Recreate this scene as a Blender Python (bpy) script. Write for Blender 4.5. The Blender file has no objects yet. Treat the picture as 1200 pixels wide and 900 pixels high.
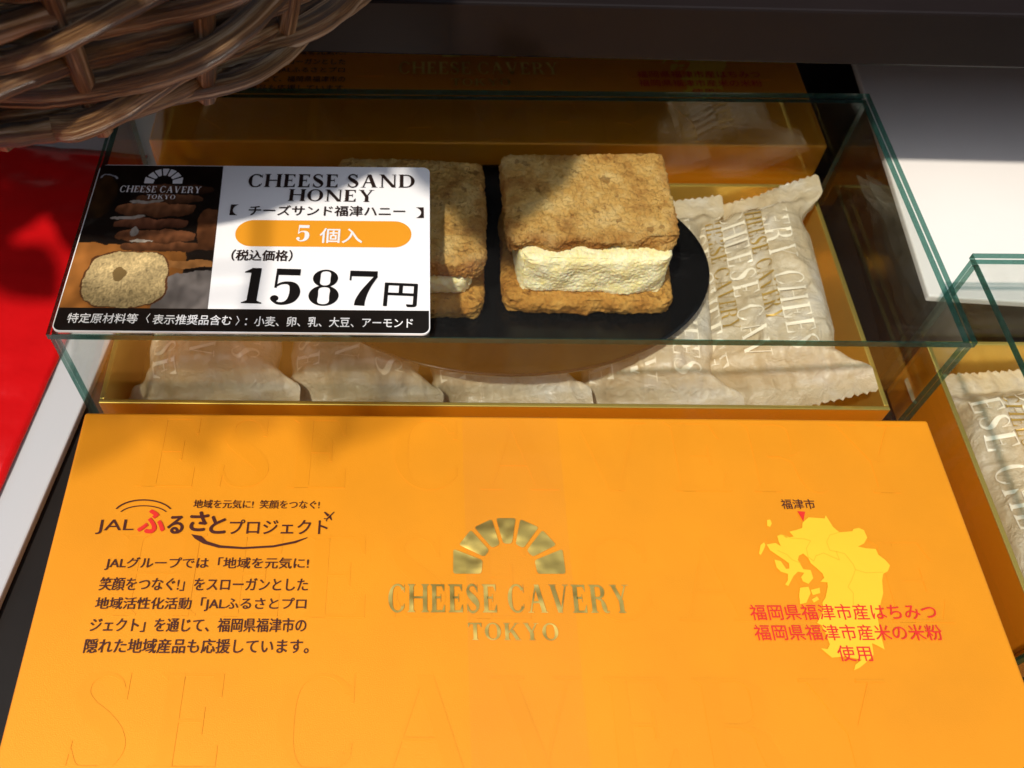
import bpy, bmesh, math, random
import numpy as np
from mathutils import Vector, Matrix, noise

random.seed(7)
SC = bpy.context.scene
COL = SC.collection
R = math.radians

# ------------------------------------------------------------------ camera
F = 1060.0
CX, CY = 486.0, 450.0                          # the photograph is cropped: its optical axis is left of centre
_y = np.array([14, 1530, -F]); _y = _y / np.linalg.norm(_y)
_x = np.array([1, -.009, 0.0]); _x[2] = -(_x[0]*_y[0] + _x[1]*_y[1]) / _y[2]; _x = _x / np.linalg.norm(_x)
_z = np.cross(_x, _y)
MW = np.array([_x, _y, _z])                     # world = MW @ camera vector
CAM = np.array([-0.02619802, -0.15001492, 0.2625802])
cam_d = bpy.data.cameras.new('camera')
cam = bpy.data.objects.new('camera', cam_d)
COL.objects.link(cam)
m4 = Matrix([[*MW[0], CAM[0]], [*MW[1], CAM[1]], [*MW[2], CAM[2]], [0, 0, 0, 1]])
cam.matrix_world = m4
cam_d.sensor_width = 36
cam_d.lens = 36 * F / 1200
cam_d.shift_x = (600 - CX) / 1200
cam_d.clip_start = 0.004
cam_d.clip_end = 50
cam_d.dof.use_dof = True
cam_d.dof.focus_distance = 0.245
cam_d.dof.aperture_fstop = 20
SC.camera = cam

# ------------------------------------------------------------------ sky, sun, exposure
SUN = Vector((.36, .48, -1.0)).normalized()     # direction the light travels
w = bpy.data.worlds.new('World'); SC.world = w; w.use_nodes = True
nt = w.node_tree
sky = nt.nodes.new('ShaderNodeTexSky'); sky.sky_type = 'NISHITA'; sky.sun_disc = False
sky.sun_elevation = math.asin(-SUN.z); sky.sun_rotation = math.atan2(-SUN.x, -SUN.y)
bg = nt.nodes['Background']; bg.inputs['Strength'].default_value = 0.15
hsv = nt.nodes.new('ShaderNodeHueSaturation'); hsv.inputs['Saturation'].default_value = .4   # a thinly clouded sky
nt.links.new(sky.outputs[0], hsv.inputs['Color']); nt.links.new(hsv.outputs[0], bg.inputs['Color'])
sd = bpy.data.lights.new('sun', 'SUN'); sd.energy = 2.9; sd.angle = R(2.2); sd.color = (1.0, .91, .78)
so = bpy.data.objects.new('sun', sd); COL.objects.link(so)
so.rotation_euler = SUN.to_track_quat('-Z', 'Y').to_euler()
so.location = (-.6, -.6, 1.2)
SC.view_settings.view_transform = 'Standard'
SC.view_settings.look = 'None'
SC.view_settings.exposure = 0.42
SC.view_settings.gamma = 1
SC.cycles.transparent_max_bounces = 40
SC.cycles.max_bounces = 10
SC.cycles.glossy_bounces = 6
SC.cycles.sample_clamp_indirect = 6

# ------------------------------------------------------------------ helpers
def P(px, py, z):
    """point of the plane at height z seen at pixel (px, py) of the 1200 x 900 photograph"""
    r = MW @ np.array([(px - CX), -(py - CY), -F]) / F
    t = (z - CAM[2]) / r[2]
    return Vector(CAM + t * r)

def empty(name, label, cat, loc=(0, 0, 0), group=None):
    o = bpy.data.objects.new(name, None); COL.objects.link(o)
    o.empty_display_size = .02
    o.location = loc; o['label'] = label; o['category'] = cat
    if group: o['group'] = group
    return o

def tag(o, label, cat, group=None):
    o['label'] = label; o['category'] = cat
    if group: o['group'] = group
    return o

def link(name, me, mat=None, parent=None, smooth=False):
    o = bpy.data.objects.new(name, me); COL.objects.link(o)
    if mat is not None:
        for mm in (mat if isinstance(mat, (list, tuple)) else [mat]): me.materials.append(mm)
    if smooth:
        me.polygons.foreach_set('use_smooth', [True] * len(me.polygons))
    if parent is not None: o.parent = parent
    return o

def from_bm(name, bm, mat=None, parent=None, smooth=False):
    me = bpy.data.meshes.new(name); bm.to_mesh(me); bm.free()
    return link(name, me, mat, parent, smooth)

def from_py(name, v, f, mat=None, parent=None, smooth=False):
    me = bpy.data.meshes.new(name); me.from_pydata([tuple(p) for p in v], [], f); me.update()
    return link(name, me, mat, parent, smooth)

def add_box(bm, x0, x1, y0, y1, z0, z1):
    vs = [bm.verts.new(p) for p in ((x0,y0,z0),(x1,y0,z0),(x1,y1,z0),(x0,y1,z0),(x0,y0,z1),(x1,y0,z1),(x1,y1,z1),(x0,y1,z1))]
    fs = [bm.faces.new([vs[i] for i in q]) for q in ((3,2,1,0),(4,5,6,7),(0,1,5,4),(1,2,6,5),(2,3,7,6),(3,0,4,7))]
    return vs, fs

def box_bm(x0, x1, y0, y1, z0, z1, bev=0, seg=2):
    bm = bmesh.new(); add_box(bm, x0, x1, y0, y1, z0, z1)
    if bev: bmesh.ops.bevel(bm, geom=bm.edges[:], offset=bev, segments=seg, affect='EDGES', profile=.5)
    return bm

# ------------------------------------------------------------------ materials
def mat(name, col=(.5, .5, .5), rough=.5, metal=0, coat=0, spec=.5, coat_rough=.05):
    m = bpy.data.materials.new(name); m.use_nodes = True
    b = m.node_tree.nodes['Principled BSDF']
    b.inputs['Base Color'].default_value = (*col, 1)
    b.inputs['Roughness'].default_value = rough
    b.inputs['Metallic'].default_value = metal
    b.inputs['Coat Weight'].default_value = coat
    b.inputs['Coat Roughness'].default_value = coat_rough
    b.inputs['Specular IOR Level'].default_value = spec
    return m

def N(m, t, **kw):
    n = m.node_tree.nodes.new(t)
    for k, v in kw.items():
        if k in n.inputs.keys() if hasattr(n.inputs, 'keys') else False: n.inputs[k].default_value = v
        else: setattr(n, k, v)
    return n

def L(m, a, b): m.node_tree.links.new(a, b)

def bsdf(m): return m.node_tree.nodes['Principled BSDF']

def noise_tex(m, scale, detail=4, rough=.55, coord='Object', stretch=None, dist=0):
    tc = N(m, 'ShaderNodeTexCoord')
    n = N(m, 'ShaderNodeTexNoise'); n.inputs['Scale'].default_value = scale
    n.inputs['Detail'].default_value = detail; n.inputs['Roughness'].default_value = rough
    n.inputs['Distortion'].default_value = dist
    if stretch:
        mp = N(m, 'ShaderNodeMapping'); mp.inputs['Scale'].default_value = stretch
        L(m, tc.outputs[coord], mp.inputs['Vector']); L(m, mp.outputs[0], n.inputs['Vector'])
    else:
        L(m, tc.outputs[coord], n.inputs['Vector'])
    return n

def ramp(m, src, stops):
    r = N(m, 'ShaderNodeValToRGB')
    e = r.color_ramp.elements
    while len(e) < len(stops): e.new(.5)
    for k, (p, c) in enumerate(stops):
        e[k].position = p; e[k].color = (*c, 1)
    L(m, src, r.inputs['Fac'])
    return r

def bump(m, src, strength, dist, to=None):
    b = N(m, 'ShaderNodeBump'); b.inputs['Strength'].default_value = strength; b.inputs['Distance'].default_value = dist
    L(m, src, b.inputs['Height']); L(m, b.outputs[0], (to or bsdf(m)).inputs['Normal'])
    return b

def noisy(m, scale, amount, bscale=None, bstr=0, bdist=.0003):
    """slight variation of tone of the material itself, and a bump"""
    b = bsdf(m); c = b.inputs['Base Color'].default_value[:3]
    n = noise_tex(m, scale)
    r = ramp(m, n.outputs['Fac'], [(.3, tuple(x*(1-amount) for x in c)), (.7, tuple(min(1, x*(1+amount)) for x in c))])
    L(m, r.outputs[0], b.inputs['Base Color'])
    if bscale:
        n2 = noise_tex(m, bscale, 3)
        bump(m, n2.outputs['Fac'], bstr, bdist)
    return m

M_orange = noisy(mat('orange_paper', (.80, .295, .006), .46, metal=.30, spec=.5), 30, .05, 3600, .34, .00014)
M_emboss = noisy(mat('embossed_orange_paper', (.80, .292, .006), .44, metal=.30, spec=.5), 30, .05, 3600, .22, .00012)
M_orange_dark = noisy(mat('orange_card', (.80, .26, .008), .4), 30, .03)
M_ink = mat('brown_ink', (.055, .010, .006), .4)
M_red_ink = mat('red_ink', (.62, .022, .012), .42)
M_yellow_ink = noisy(mat('yellow_ink', (.74, .47, .02), .4), 60, .03)
M_line_ink = mat('map_line_ink', (.66, .38, .012), .45)
M_foil = noisy(mat('gold_foil', (.92, .68, .17), .40, metal=1), 120, .06)
bump(M_foil, noise_tex(M_foil, 38, 3).outputs['Fac'], .8, .006)
M_goldboard = mat('gold_board', (.82, .54, .11), .36, metal=.75)
noisy(M_goldboard, 40, .05, 900, .12, .0002)
M_goldrim = mat('gold_rim', (.84, .62, .14), .3, metal=.85)
M_black = mat('black_lacquer', (.004, .004, .004), .2, spec=.25)
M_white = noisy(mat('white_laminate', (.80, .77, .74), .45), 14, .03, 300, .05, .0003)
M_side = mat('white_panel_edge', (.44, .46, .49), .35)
M_red = noisy(mat('red_glossy_film', (.52, .005, .007), .22, coat=.6), 25, .08, 55, .5, .0012)
M_card = mat('card_white', (.87, .87, .885), .3, coat=.5)
M_card_black = mat('card_black', (.008, .006, .005), .3, coat=.5)
M_card_orange = mat('card_orange', (.76, .31, .02), .3, coat=.5)
M_card_text = mat('card_brown_ink', (.022, .012, .010), .35)
M_card_blk_text = mat('card_black_ink', (.006, .005, .005), .35)
M_card_white_text = mat('card_white_ink', (.78, .78, .80), .4)
M_dark = noisy(mat('dark_brown_laminate', (.009, .006, .006), .45, spec=.2), 18, .15, 200, .05, .0005)
M_shelf_top = noisy(mat('reddish_brown_top', (.06, .022, .016), .3), 18, .2)
M_table = noisy(mat('black_table', (.008, .006, .005), .5, spec=.25), 20, .25, 180, .08, .0005)
M_sky_panel = mat('dark_sky_blocking_panel', (.018, .012, .010), .6)

def glass_mat():
    m = bpy.data.materials.new('clear_glass'); m.use_nodes = True
    m.node_tree.nodes.remove(bsdf(m))
    out = m.node_tree.nodes['Material Output']
    tr = N(m, 'ShaderNodeBsdfTransparent'); tr.inputs['Color'].default_value = (.972, .985, .978, 1)
    gl = N(m, 'ShaderNodeBsdfGlossy'); gl.inputs['Roughness'].default_value = .0
    lw = N(m, 'ShaderNodeLayerWeight'); lw.inputs['Blend'].default_value = .5
    p = N(m, 'ShaderNodeMath', operation='POWER'); p.inputs[1].default_value = 5
    ma = N(m, 'ShaderNodeMath', operation='MULTIPLY_ADD'); ma.inputs[1].default_value = .95; ma.inputs[2].default_value = .045
    mx = N(m, 'ShaderNodeMixShader')
    L(m, lw.outputs['Facing'], p.inputs[0]); L(m, p.outputs[0], ma.inputs[0]); L(m, ma.outputs[0], mx.inputs[0])
    df = N(m, 'ShaderNodeBsdfDiffuse'); df.inputs['Color'].default_value = (.8, .78, .74, 1)
    dn = noise_tex(m, 26, 6, .7); sc_ = noise_tex(m, 9, 5, .7, 'Object', (3, 30, 3), 1.5)
    mr = N(m, 'ShaderNodeMapRange'); mr.inputs['From Min'].default_value = .45; mr.inputs['From Max'].default_value = .85; mr.inputs['To Max'].default_value = .026
    ad = N(m, 'ShaderNodeMath', operation='MULTIPLY'); ml = N(m, 'ShaderNodeMath', operation='MULTIPLY'); ml.inputs[1].default_value = 1.6
    L(m, sc_.outputs['Fac'], ml.inputs[0]); L(m, dn.outputs['Fac'], ad.inputs[0]); L(m, ml.outputs[0], ad.inputs[1]); L(m, ad.outputs[0], mr.inputs['Value'])
    mxd = N(m, 'ShaderNodeMixShader'); L(m, mr.outputs[0], mxd.inputs[0]); L(m, tr.outputs[0], mxd.inputs[1]); L(m, df.outputs[0], mxd.inputs[2])
    L(m, mxd.outputs[0], mx.inputs[1]); L(m, gl.outputs[0], mx.inputs[2]); L(m, mx.outputs[0], out.inputs['Surface'])
    return m
M_glass = glass_mat()

def tape_mat():
    m = bpy.data.materials.new('clear_tape'); m.use_nodes = True
    m.node_tree.nodes.remove(bsdf(m))
    out = m.node_tree.nodes['Material Output']
    tr = N(m, 'ShaderNodeBsdfTransparent'); tr.inputs['Color'].default_value = (.985, .98, .965, 1)
    gl = N(m, 'ShaderNodeBsdfGlossy'); gl.inputs['Roughness'].default_value = .12
    df = N(m, 'ShaderNodeBsdfDiffuse'); df.inputs['Color'].default_value = (.8, .70, .6, 1)
    lw = N(m, 'ShaderNodeLayerWeight'); lw.inputs['Blend'].default_value = .5
    p = N(m, 'ShaderNodeMath', operation='POWER'); p.inputs[1].default_value = 5
    ma = N(m, 'ShaderNodeMath', operation='MULTIPLY_ADD'); ma.inputs[1].default_value = .4; ma.inputs[2].default_value = .009
    mx = N(m, 'ShaderNodeMixShader'); mx2 = N(m, 'ShaderNodeMixShader'); mx2.inputs[0].default_value = .004
    L(m, lw.outputs['Facing'], p.inputs[0]); L(m, p.outputs[0], ma.inputs[0]); L(m, ma.outputs[0], mx.inputs[0])
    L(m, tr.outputs[0], mx2.inputs[1]); L(m, df.outputs[0], mx2.inputs[2])
    L(m, mx2.outputs[0], mx.inputs[1]); L(m, gl.outputs[0], mx.inputs[2]); L(m, mx.outputs[0], out.inputs['Surface'])
    return m
M_tape = tape_mat()

M_glass_edge = mat('green_glass_edge', (.008, .075, .062), .18, spec=.8)
def _edge():
    n = noise_tex(M_glass_edge, 500, 3)
    r = ramp(M_glass_edge, n.outputs['Fac'], [(.35, (.002, .020, .017)), (.75, (.010, .065, .055))])
    L(M_glass_edge, r.outputs[0], bsdf(M_glass_edge).inputs['Base Color'])
    m = M_glass_edge; b = bsdf(m); out = m.node_tree.nodes['Material Output']
    tr = N(m, 'ShaderNodeBsdfTransparent'); tr.inputs['Color'].default_value = (.35, .75, .65, 1)
    mx = N(m, 'ShaderNodeMixShader'); mx.inputs[0].default_value = .35
    L(m, b.outputs[0], mx.inputs[1]); L(m, tr.outputs[0], mx.inputs[2]); L(m, mx.outputs[0], out.inputs['Surface'])
_edge()

def biscuit_mat(name, c0, c1, c2):
    m = mat(name, c1, .75, spec=.25)
    n = noise_tex(m, 110, 6, .65)
    r = ramp(m, n.outputs['Fac'], [(.30, c0), (.48, c1), (.68, c2)])
    v = N(m, 'ShaderNodeTexVoronoi'); v.inputs['Scale'].default_value = 420
    tc = N(m, 'ShaderNodeTexCoord'); L(m, tc.outputs['Object'], v.inputs['Vector'])
    n3 = noise_tex(m, 240, 3)
    lt = N(m, 'ShaderNodeMath', operation='GREATER_THAN'); lt.inputs[1].default_value = .64
    L(m, n3.outputs['Fac'], lt.inputs[0])
    mx = N(m, 'ShaderNodeMixRGB'); mx.inputs['Color2'].default_value = (c0[0]*.5, c0[1]*.45, c0[2]*.4, 1)
    mf = N(m, 'ShaderNodeMath', operation='MULTIPLY'); mf.inputs[1].default_value = .55
    L(m, lt.outputs[0], mf.inputs[0]); L(m, mf.outputs[0], mx.inputs['Fac'])
    L(m, r.outputs[0], mx.inputs['Color1'])
    at = N(m, 'ShaderNodeAttribute'); at.attribute_name = 'bake'
    mb = N(m, 'ShaderNodeMixRGB'); mb.inputs['Color2'].default_value = (c0[0]*1.05, c0[1]*.95, c0[2]*.8, 1)
    cl_ = N(m, 'ShaderNodeMath', operation='MULTIPLY'); cl_.inputs[1].default_value = .75; cl_.use_clamp = True
    L(m, at.outputs['Fac'], cl_.inputs[0]); L(m, cl_.outputs[0], mb.inputs['Fac'])
    L(m, mx.outputs[0], mb.inputs['Color1']); L(m, mb.outputs[0], bsdf(m).inputs['Base Color'])
    n2 = noise_tex(m, 800, 6, .8)
    vo = N(m, 'ShaderNodeTexVoronoi'); vo.inputs['Scale'].default_value = 620; L(m, tc.outputs['Object'], vo.inputs['Vector'])
    mm = N(m, 'ShaderNodeMath', operation='MULTIPLY_ADD'); mm.inputs[1].default_value = .9
    L(m, vo.outputs['Distance'], mm.inputs[0]); L(m, n2.outputs['Fac'], mm.inputs[2])
    bump(m, mm.outputs[0], 1.0, .0011)
    bsdf(m).inputs['Subsurface Weight'].default_value = .08
    bsdf(m).inputs['Subsurface Radius'].default_value = (.004, .002, .001)
    return m
M_biscuit = biscuit_mat('baked_biscuit', (.38, .155, .028), (.72, .42, .115), (.88, .62, .25))
M_biscuit_base = biscuit_mat('golden_biscuit', (.40, .17, .026), (.66, .33, .065), (.76, .44, .11))
M_cream = mat('cheese_cream', (.86, .78, .46), .7, spec=.3)
def _cream():
    n = noise_tex(M_cream, 260, 5, .7)
    r = ramp(M_cream, n.outputs['Fac'], [(.35, (.90, .77, .34)), (.55, (.93, .86, .54)), (.75, (.94, .91, .68))])
    L(M_cream, r.outputs[0], bsdf(M_cream).inputs['Base Color'])
    bsdf(M_cream).inputs['Subsurface Weight'].default_value = .45
    bsdf(M_cream).inputs['Subsurface Radius'].default_value = (.004, .003, .0015)
    bump(M_cream, noise_tex(M_cream, 900, 5, .7).outputs['Fac'], .55, .0005)
_cream()

def wrapper_mat():
    m = mat('wax_paper', (.66, .55, .38), .22, spec=.9)
    b = bsdf(m); out = m.node_tree.nodes['Material Output']
    n = noise_tex(m, 70, 5, .6)
    r = ramp(m, n.outputs['Fac'], [(.3, (.72, .57, .34)), (.52, (.82, .70, .48)), (.75, (.90, .85, .74))])
    L(m, r.outputs[0], b.inputs['Base Color'])
    bump(m, noise_tex(m, 190, 6, .62, dist=.6).outputs['Fac'], .75, .0022)
    tl = N(m, 'ShaderNodeBsdfTranslucent'); tl.inputs['Color'].default_value = (.8, .68, .48, 1)
    tr = N(m, 'ShaderNodeBsdfTransparent'); tr.inputs['Color'].default_value = (.95, .86, .68, 1)
    a = N(m, 'ShaderNodeMixShader'); a.inputs[0].default_value = .30
    c = N(m, 'ShaderNodeMixShader'); c.inputs[0].default_value = .13
    L(m, b.outputs[0], a.inputs[1]); L(m, tl.outputs[0], a.inputs[2])
    L(m, a.outputs[0], c.inputs[1]); L(m, tr.outputs[0], c.inputs[2]); L(m, c.outputs[0], out.inputs['Surface'])
    return m
M_wrap = wrapper_mat()
M_wrap_white = mat('white_wrapper_print', (.87, .78, .60), .3)
M_wrap_gold = mat('gold_wrapper_print', (.50, .31, .06), .35, metal=.3)

def willow_mat():
    m = mat('dark_willow', (.07, .03, .014), .30, spec=.8)
    n = noise_tex(m, 1, 6, .62, 'UV', (2, 11, 1))
    r = ramp(m, n.outputs['Fac'], [(.32, (.018, .007, .003)), (.44, (.085, .036, .011)), (.52, (.24, .115, .038)), (.59, (.48, .32, .17)), (.69, (.70, .61, .50))])
    L(m, r.outputs[0], bsdf(m).inputs['Base Color'])
    n2 = noise_tex(m, 1, 6, .7, 'UV', (4, 30, 1))
    bump(m, n2.outputs['Fac'], 1.0, .0022)
    return m
M_willow = willow_mat()

# ------------------------------------------------------------------ serif lettering (drawn as strokes)
TH, TN, SL, SH = .17, .035, .075, .032
def rect(x0, y0, x1, y1): return [(x0, y0), (x1, y0), (x1, y1), (x0, y1)]
def crv(pts, n=10):
    """ribbon through control points (x, y, width), Catmull-Rom"""
    q = [pts[0]] + list(pts) + [pts[-1]]
    out = []
    for i in range(1, len(q) - 2):
        p0, p1, p2, p3 = (np.array(q[i+k-1], float) for k in range(4))
        for s in range(n):
            t = s / n
            out.append(.5*((2*p1) + (-p0+p2)*t + (2*p0-5*p1+4*p2-p3)*t*t + (-p0+3*p1-3*p2+p3)*t**3))
    out.append(np.array(pts[-1], float))
    o = np.array(out); d = np.gradient(o[:, :2], axis=0); d /= np.maximum(np.linalg.norm(d, axis=1), 1e-9)[:, None]
    nn = np.stack([-d[:, 1], d[:, 0]], 1) * (o[:, 2:3] / 2)
    a, b = o[:, :2] + nn, o[:, :2] - nn
    return [[tuple(a[i]), tuple(b[i]), tuple(b[i+1]), tuple(a[i+1])] for i in range(len(o) - 1)]
def oval(cx, cy, rx, ry, a0, a1, th, tn, n=40, pw=1.4):
    res = []
    prev = None
    for i in range(n + 1):
        a = R(a0 + (a1 - a0) * i / n); c, s = math.cos(a), math.sin(a)
        wd = tn + (th - tn) * abs(c) ** pw
        o = (cx + rx*c, cy + ry*s); k = (cx + (rx - wd)*c, cy + (ry - tn - (wd-tn)*.12)*s)
        if prev: res.append([prev[0], prev[1], k, o])
        prev = (o, k)
    return res
def stem(x, w, y0=0, y1=1, sl=None, b=True, t=True, sr=None):
    sl = SL if sl is None else sl; sr = sl if sr is None else sr
    r = [rect(x, y0, x + w, y1)]
    for on, y, sg in ((b, y0, 1), (t, y1, -1)):
        if on:
            r.append([(x-sl, y), (x+w+sr, y), (x+w+sr, y+sg*SH), (x-sl, y+sg*SH)])
            r.append([(x-sl*.8, y+sg*SH), (x, y+sg*SH), (x, y+sg*(SH+.05))])
            r.append([(x+w, y+sg*SH), (x+w+sr*.8, y+sg*SH), (x+w, y+sg*(SH+.05))])
    return r
def serif(x0, x1, y, sg): return [rect(x0, y, x1, y + sg*SH)]
def diag(x0, y0, x1, y1, w): return [[(x0-w/2, y0), (x0+w/2, y0), (x1+w/2, y1), (x1-w/2, y1)]]
G = {}
def glyphs():
    T, t = TH, TN
    G['C'] = (.86, oval(.46, .5, .43, .515, 38, 322, T, t) + [[(.76, .70), (.80, .70), (.80, 1.0), (.785, 1.0)], [(.765, .30), (.80, .30), (.79, .17), (.74, .13)]])
    G['O'] = (.98, oval(.49, .5, .45, .515, 0, 360, T, t))
    G['H'] = (1.02, stem(.10, T) + stem(.75, T) + [rect(.27, .49, .75, .49 + t)])
    E = stem(.10, T, sr=0) + [rect(.27, 0, .70, t), rect(.27, 1-t, .68, 1), rect(.27, .49, .52, .49+t),
        [(.70, t), (.70, .27), (.675, .27), (.58, t)], [(.68, 1-t), (.57, 1-t), (.655, .75), (.68, .75)], rect(.50, .37, .525, .65)]
    G['E'] = (.78, E)
    G['T'] = (.84, stem(.335, T, t=False) + [rect(.04, 1-t, .80, 1), [(.04, 1-t), (.15, 1-t), (.065, .73), (.04, .73)], [(.80, 1-t), (.80, .73), (.775, .73), (.69, 1-t)]])
    G['S'] = (.70, crv([(.54, .80, t), (.47, .93, t*1.1), (.32, .985, t*1.2), (.16, .92, .09), (.115, .77, .15), (.20, .63, T*1.1), (.36, .50, T*1.25), (.50, .37, T*1.15), (.565, .23, .15), (.50, .08, .09), (.34, .015, t*1.2), (.18, .06, t*1.1), (.09, .22, t)])
                  + [[(.535, .72), (.575, .72), (.575, 1.0), (.555, 1.0)], [(.065, .30), (.105, .30), (.085, 0), (.065, 0)]])
    G['A'] = (1.0, diag(.17, SH, .475, 1.0, t) + diag(.80, SH, .50, 1.0, T*1.1) + [rect(.27, .33, .70, .33+t)] + serif(.04, .31, 0, 1) + serif(.64, .98, 0, 1))
    G['V'] = (1.0, diag(.50, 0, .20, 1-SH, T*1.1) + diag(.53, 0, .82, 1-SH, t) + serif(.02, .37, 1, -1) + serif(.68, .96, 1, -1))
    G['Y'] = (.96, stem(.40, T, 0, .46, t=False) + diag(.485, .44, .19, 1-SH, T) + diag(.50, .44, .76, 1-SH, t) + serif(.02, .35, 1, -1) + serif(.62, .92, 1, -1))
    bowl = oval(.42, .745, .34, .255, -90, 90, T, t, 24)
    G['R'] = (.94, stem(.10, T) + [rect(.27, .49, .43, .49+t), rect(.27, 1-t, .43, 1)] + bowl + crv([(.42, .50, t), (.58, .44, .09), (.66, .28, T), (.72, .10, T*.9), (.80, .02, .06), (.90, .05, t)]))
    G['D'] = (1.0, stem(.10, T, sr=0) + [rect(.27, 0, .45, t), rect(.27, 1-t, .45, 1)] + oval(.44, .5, .50, .5, -90, 90, T, t, 30))
    G['K'] = (1.0, stem(.10, T) + diag(.30, .42, .74, 1-SH, t*1.2) + diag(.80, SH, .46, .60, T*1.1) + serif(.60, .92, 1, -1) + serif(.62, .99, 0, 1))
    G['N'] = (1.04, [rect(.15, SH, .15+t, 1-SH)] + diag(.86, 0, .17, 1, T*1.15) + [rect(.86, 0, .86+t, 1-SH)] + serif(.03, .30, 0, 1) + serif(.02, .2, 1, -1) + serif(.74, 1.0, 1, -1))
    D = .19
    G['1'] = (.50, stem(.19, D, sl=.10, t=False) + [[(.19, 1.0), (.38, 1.0), (.38, .90), (.19, .86)], [(.06, .86), (.19, .86), (.19, .98), (.07, .89)]])
    G['5'] = (.66, [[(.10, .82), (.57, .82), (.57, 1.0), (.10, 1.0)], rect(.10, .45, .145, .86)] + crv([(.12, .49, t), (.22, .58, .06), (.36, .60, .09), (.47, .52, .17), (.51, .33, D*1.1), (.46, .14, .17), (.34, .035, .09), (.20, .03, .07), (.09, .12, .06)]) + oval(.13, .16, .08, .085, 0, 360, .08, .08, 16))
    G['8'] = (.66, oval(.33, .76, .245, .25, 0, 360, .145, .045) + oval(.33, .27, .29, .285, 0, 360, D*.95, .045))
    G['7'] = (.64, [[(.06, .84), (.60, .84), (.60, 1.0), (.06, 1.0)], rect(.06, .72, .095, .86)] + crv([(.58, .86, .07), (.46, .62, .10), (.36, .38, .15), (.30, .16, D), (.29, .02, D*1.05)]))
glyphs()

def lay_text(s, track=.06, space=.42, bold=0):
    global TH, TN
    TH, TN = .17 + 1.5*bold, .035 + 2*bold; glyphs()
    polys = []; x = 0
    for ch in s:
        if ch == ' ': x += space; continue
        wd, ps = G[ch]
        polys += [[(x + a, b) for a, b in q] for q in ps]
        x += wd + track
    TH, TN = .17, .035; glyphs()
    return polys, x - track

def polys_mesh(polys, fn, lift=1e-5):
    v, f = [], []
    k = 0; last = set()
    for q in polys:
        if len(last & set(q)) < 2: k += 1            # pieces of one stroke stay at one height
        last = set(q)
        i0 = len(v)
        for a, b in q:
            p = fn(a, b); v.append((p[0], p[1], p[2] + (k % 9) * lift))
        f.append(list(range(i0, i0 + len(q))))
    me_ = bpy.data.meshes.new('lettering'); me_.from_pydata(v, [], f); me_.update()
    # make all faces look the same way
    bm = bmesh.new(); bm.from_mesh(me_)
    for fc in bm.faces: fc.normal_update()
    bmesh.ops.reverse_faces(bm, faces=[fc for fc in bm.faces if fc.normal.z < 0])
    bm.to_mesh(me_); bm.free()
    return me_

def frame_px(x0, y0, x1, y1, h, z, Wd):
    """map (text width Wd, height 1) on the plane z between two photo points; h = height in photo pixels"""
    A, B = P(x0, y0, z), P(x1, y1, z); T_ = P((x0+x1)/2, (y0+y1)/2 - h, z); m = (A + B) / 2
    u = (B - A) / Wd; n = Vector((-(B-A).y, (B-A).x, 0)).normalized() * (T_ - m).length
    # height measured square to the baseline
    n = n.normalized() * abs((T_ - m).dot(n.normalized()))
    return lambda a, b: A + u * a + n * b

def serif_px(name, s, x0, y0, x1, y1, h, z, material, parent, track=.06, space=.42, bold=0):
    polys, Wd = lay_text(s, track, space, bold)
    me = polys_mesh(polys, frame_px(x0, y0, x1, y1, h, z, Wd))
    return link(name, me, material, parent)

def font_mesh(s, bold=0.0, shear=0.0):
    cu = bpy.data.curves.new('type', 'FONT'); cu.body = s; cu.size = 1; cu.shear = shear
    cu.resolution_u = 4
    ob = bpy.data.objects.new('type', cu); COL.objects.link(ob)
    dg = bpy.context.evaluated_depsgraph_get(); dg.update()
    me = bpy.data.meshes.new_from_object(ob.evaluated_get(dg))
    bpy.data.objects.remove(ob); bpy.data.curves.remove(cu)
    return me

def font_px(name, s, x0, y0, x1, y1, h, z, material, parent, bold=0.0, shear=0.0):
    me = font_mesh(s, bold, shear)
    n = len(me.vertices); co = np.empty(n * 3); me.vertices.foreach_get('co', co); co = co.reshape(-1, 3)
    mn, mx = co.min(0), co.max(0)
    fn = frame_px(x0, y0, x1, y1, h, z, 1.0)
    for v in me.vertices:
        v.co = fn((v.co.x - mn[0]) / (mx[0] - mn[0]), (v.co.y - mn[1]) / (mx[1] - mn[1]))
    me.materials.clear()
    if bold:                                     # heavier strokes: the outline laid again a hair to each side
        A = fn(0, 0); e = (fn(0, 1) - A).length * bold
        bm = bmesh.new()
        for k, (dx, dy) in enumerate(((0, 0), (e, 0), (-e, 0), (0, e), (0, -e))):
            me.transform(Matrix.Translation((dx, dy, k * 1.5e-5))); bm.from_mesh(me); me.transform(Matrix.Translation((-dx, -dy, -k * 1.5e-5)))
        bm.to_mesh(me); bm.free()
    return link(name, me, material, parent)

def join_into(name, objs, parent, material):
    """merge several flat prints into ONE part"""
    bm = bmesh.new()
    for o in objs:
        bm.from_mesh(o.data)
    for o in objs:
        me = o.data; bpy.data.objects.remove(o); bpy.data.meshes.remove(me)
    return from_bm(name, bm, material, parent)

def poly_px(name, pts, z, material, parent):
    bm = bmesh.new()
    for pl in (pts if isinstance(pts[0][0], (list, tuple)) else [pts]):
        vs = [bm.verts.new(P(x, y, z)) for x, y in pl]
        f = bm.faces.new(vs); f.normal_update()
        if f.normal.z < 0: f.normal_flip()
    bmesh.ops.triangulate(bm, faces=bm.faces[:])
    return from_bm(name, bm, material, parent)

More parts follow.
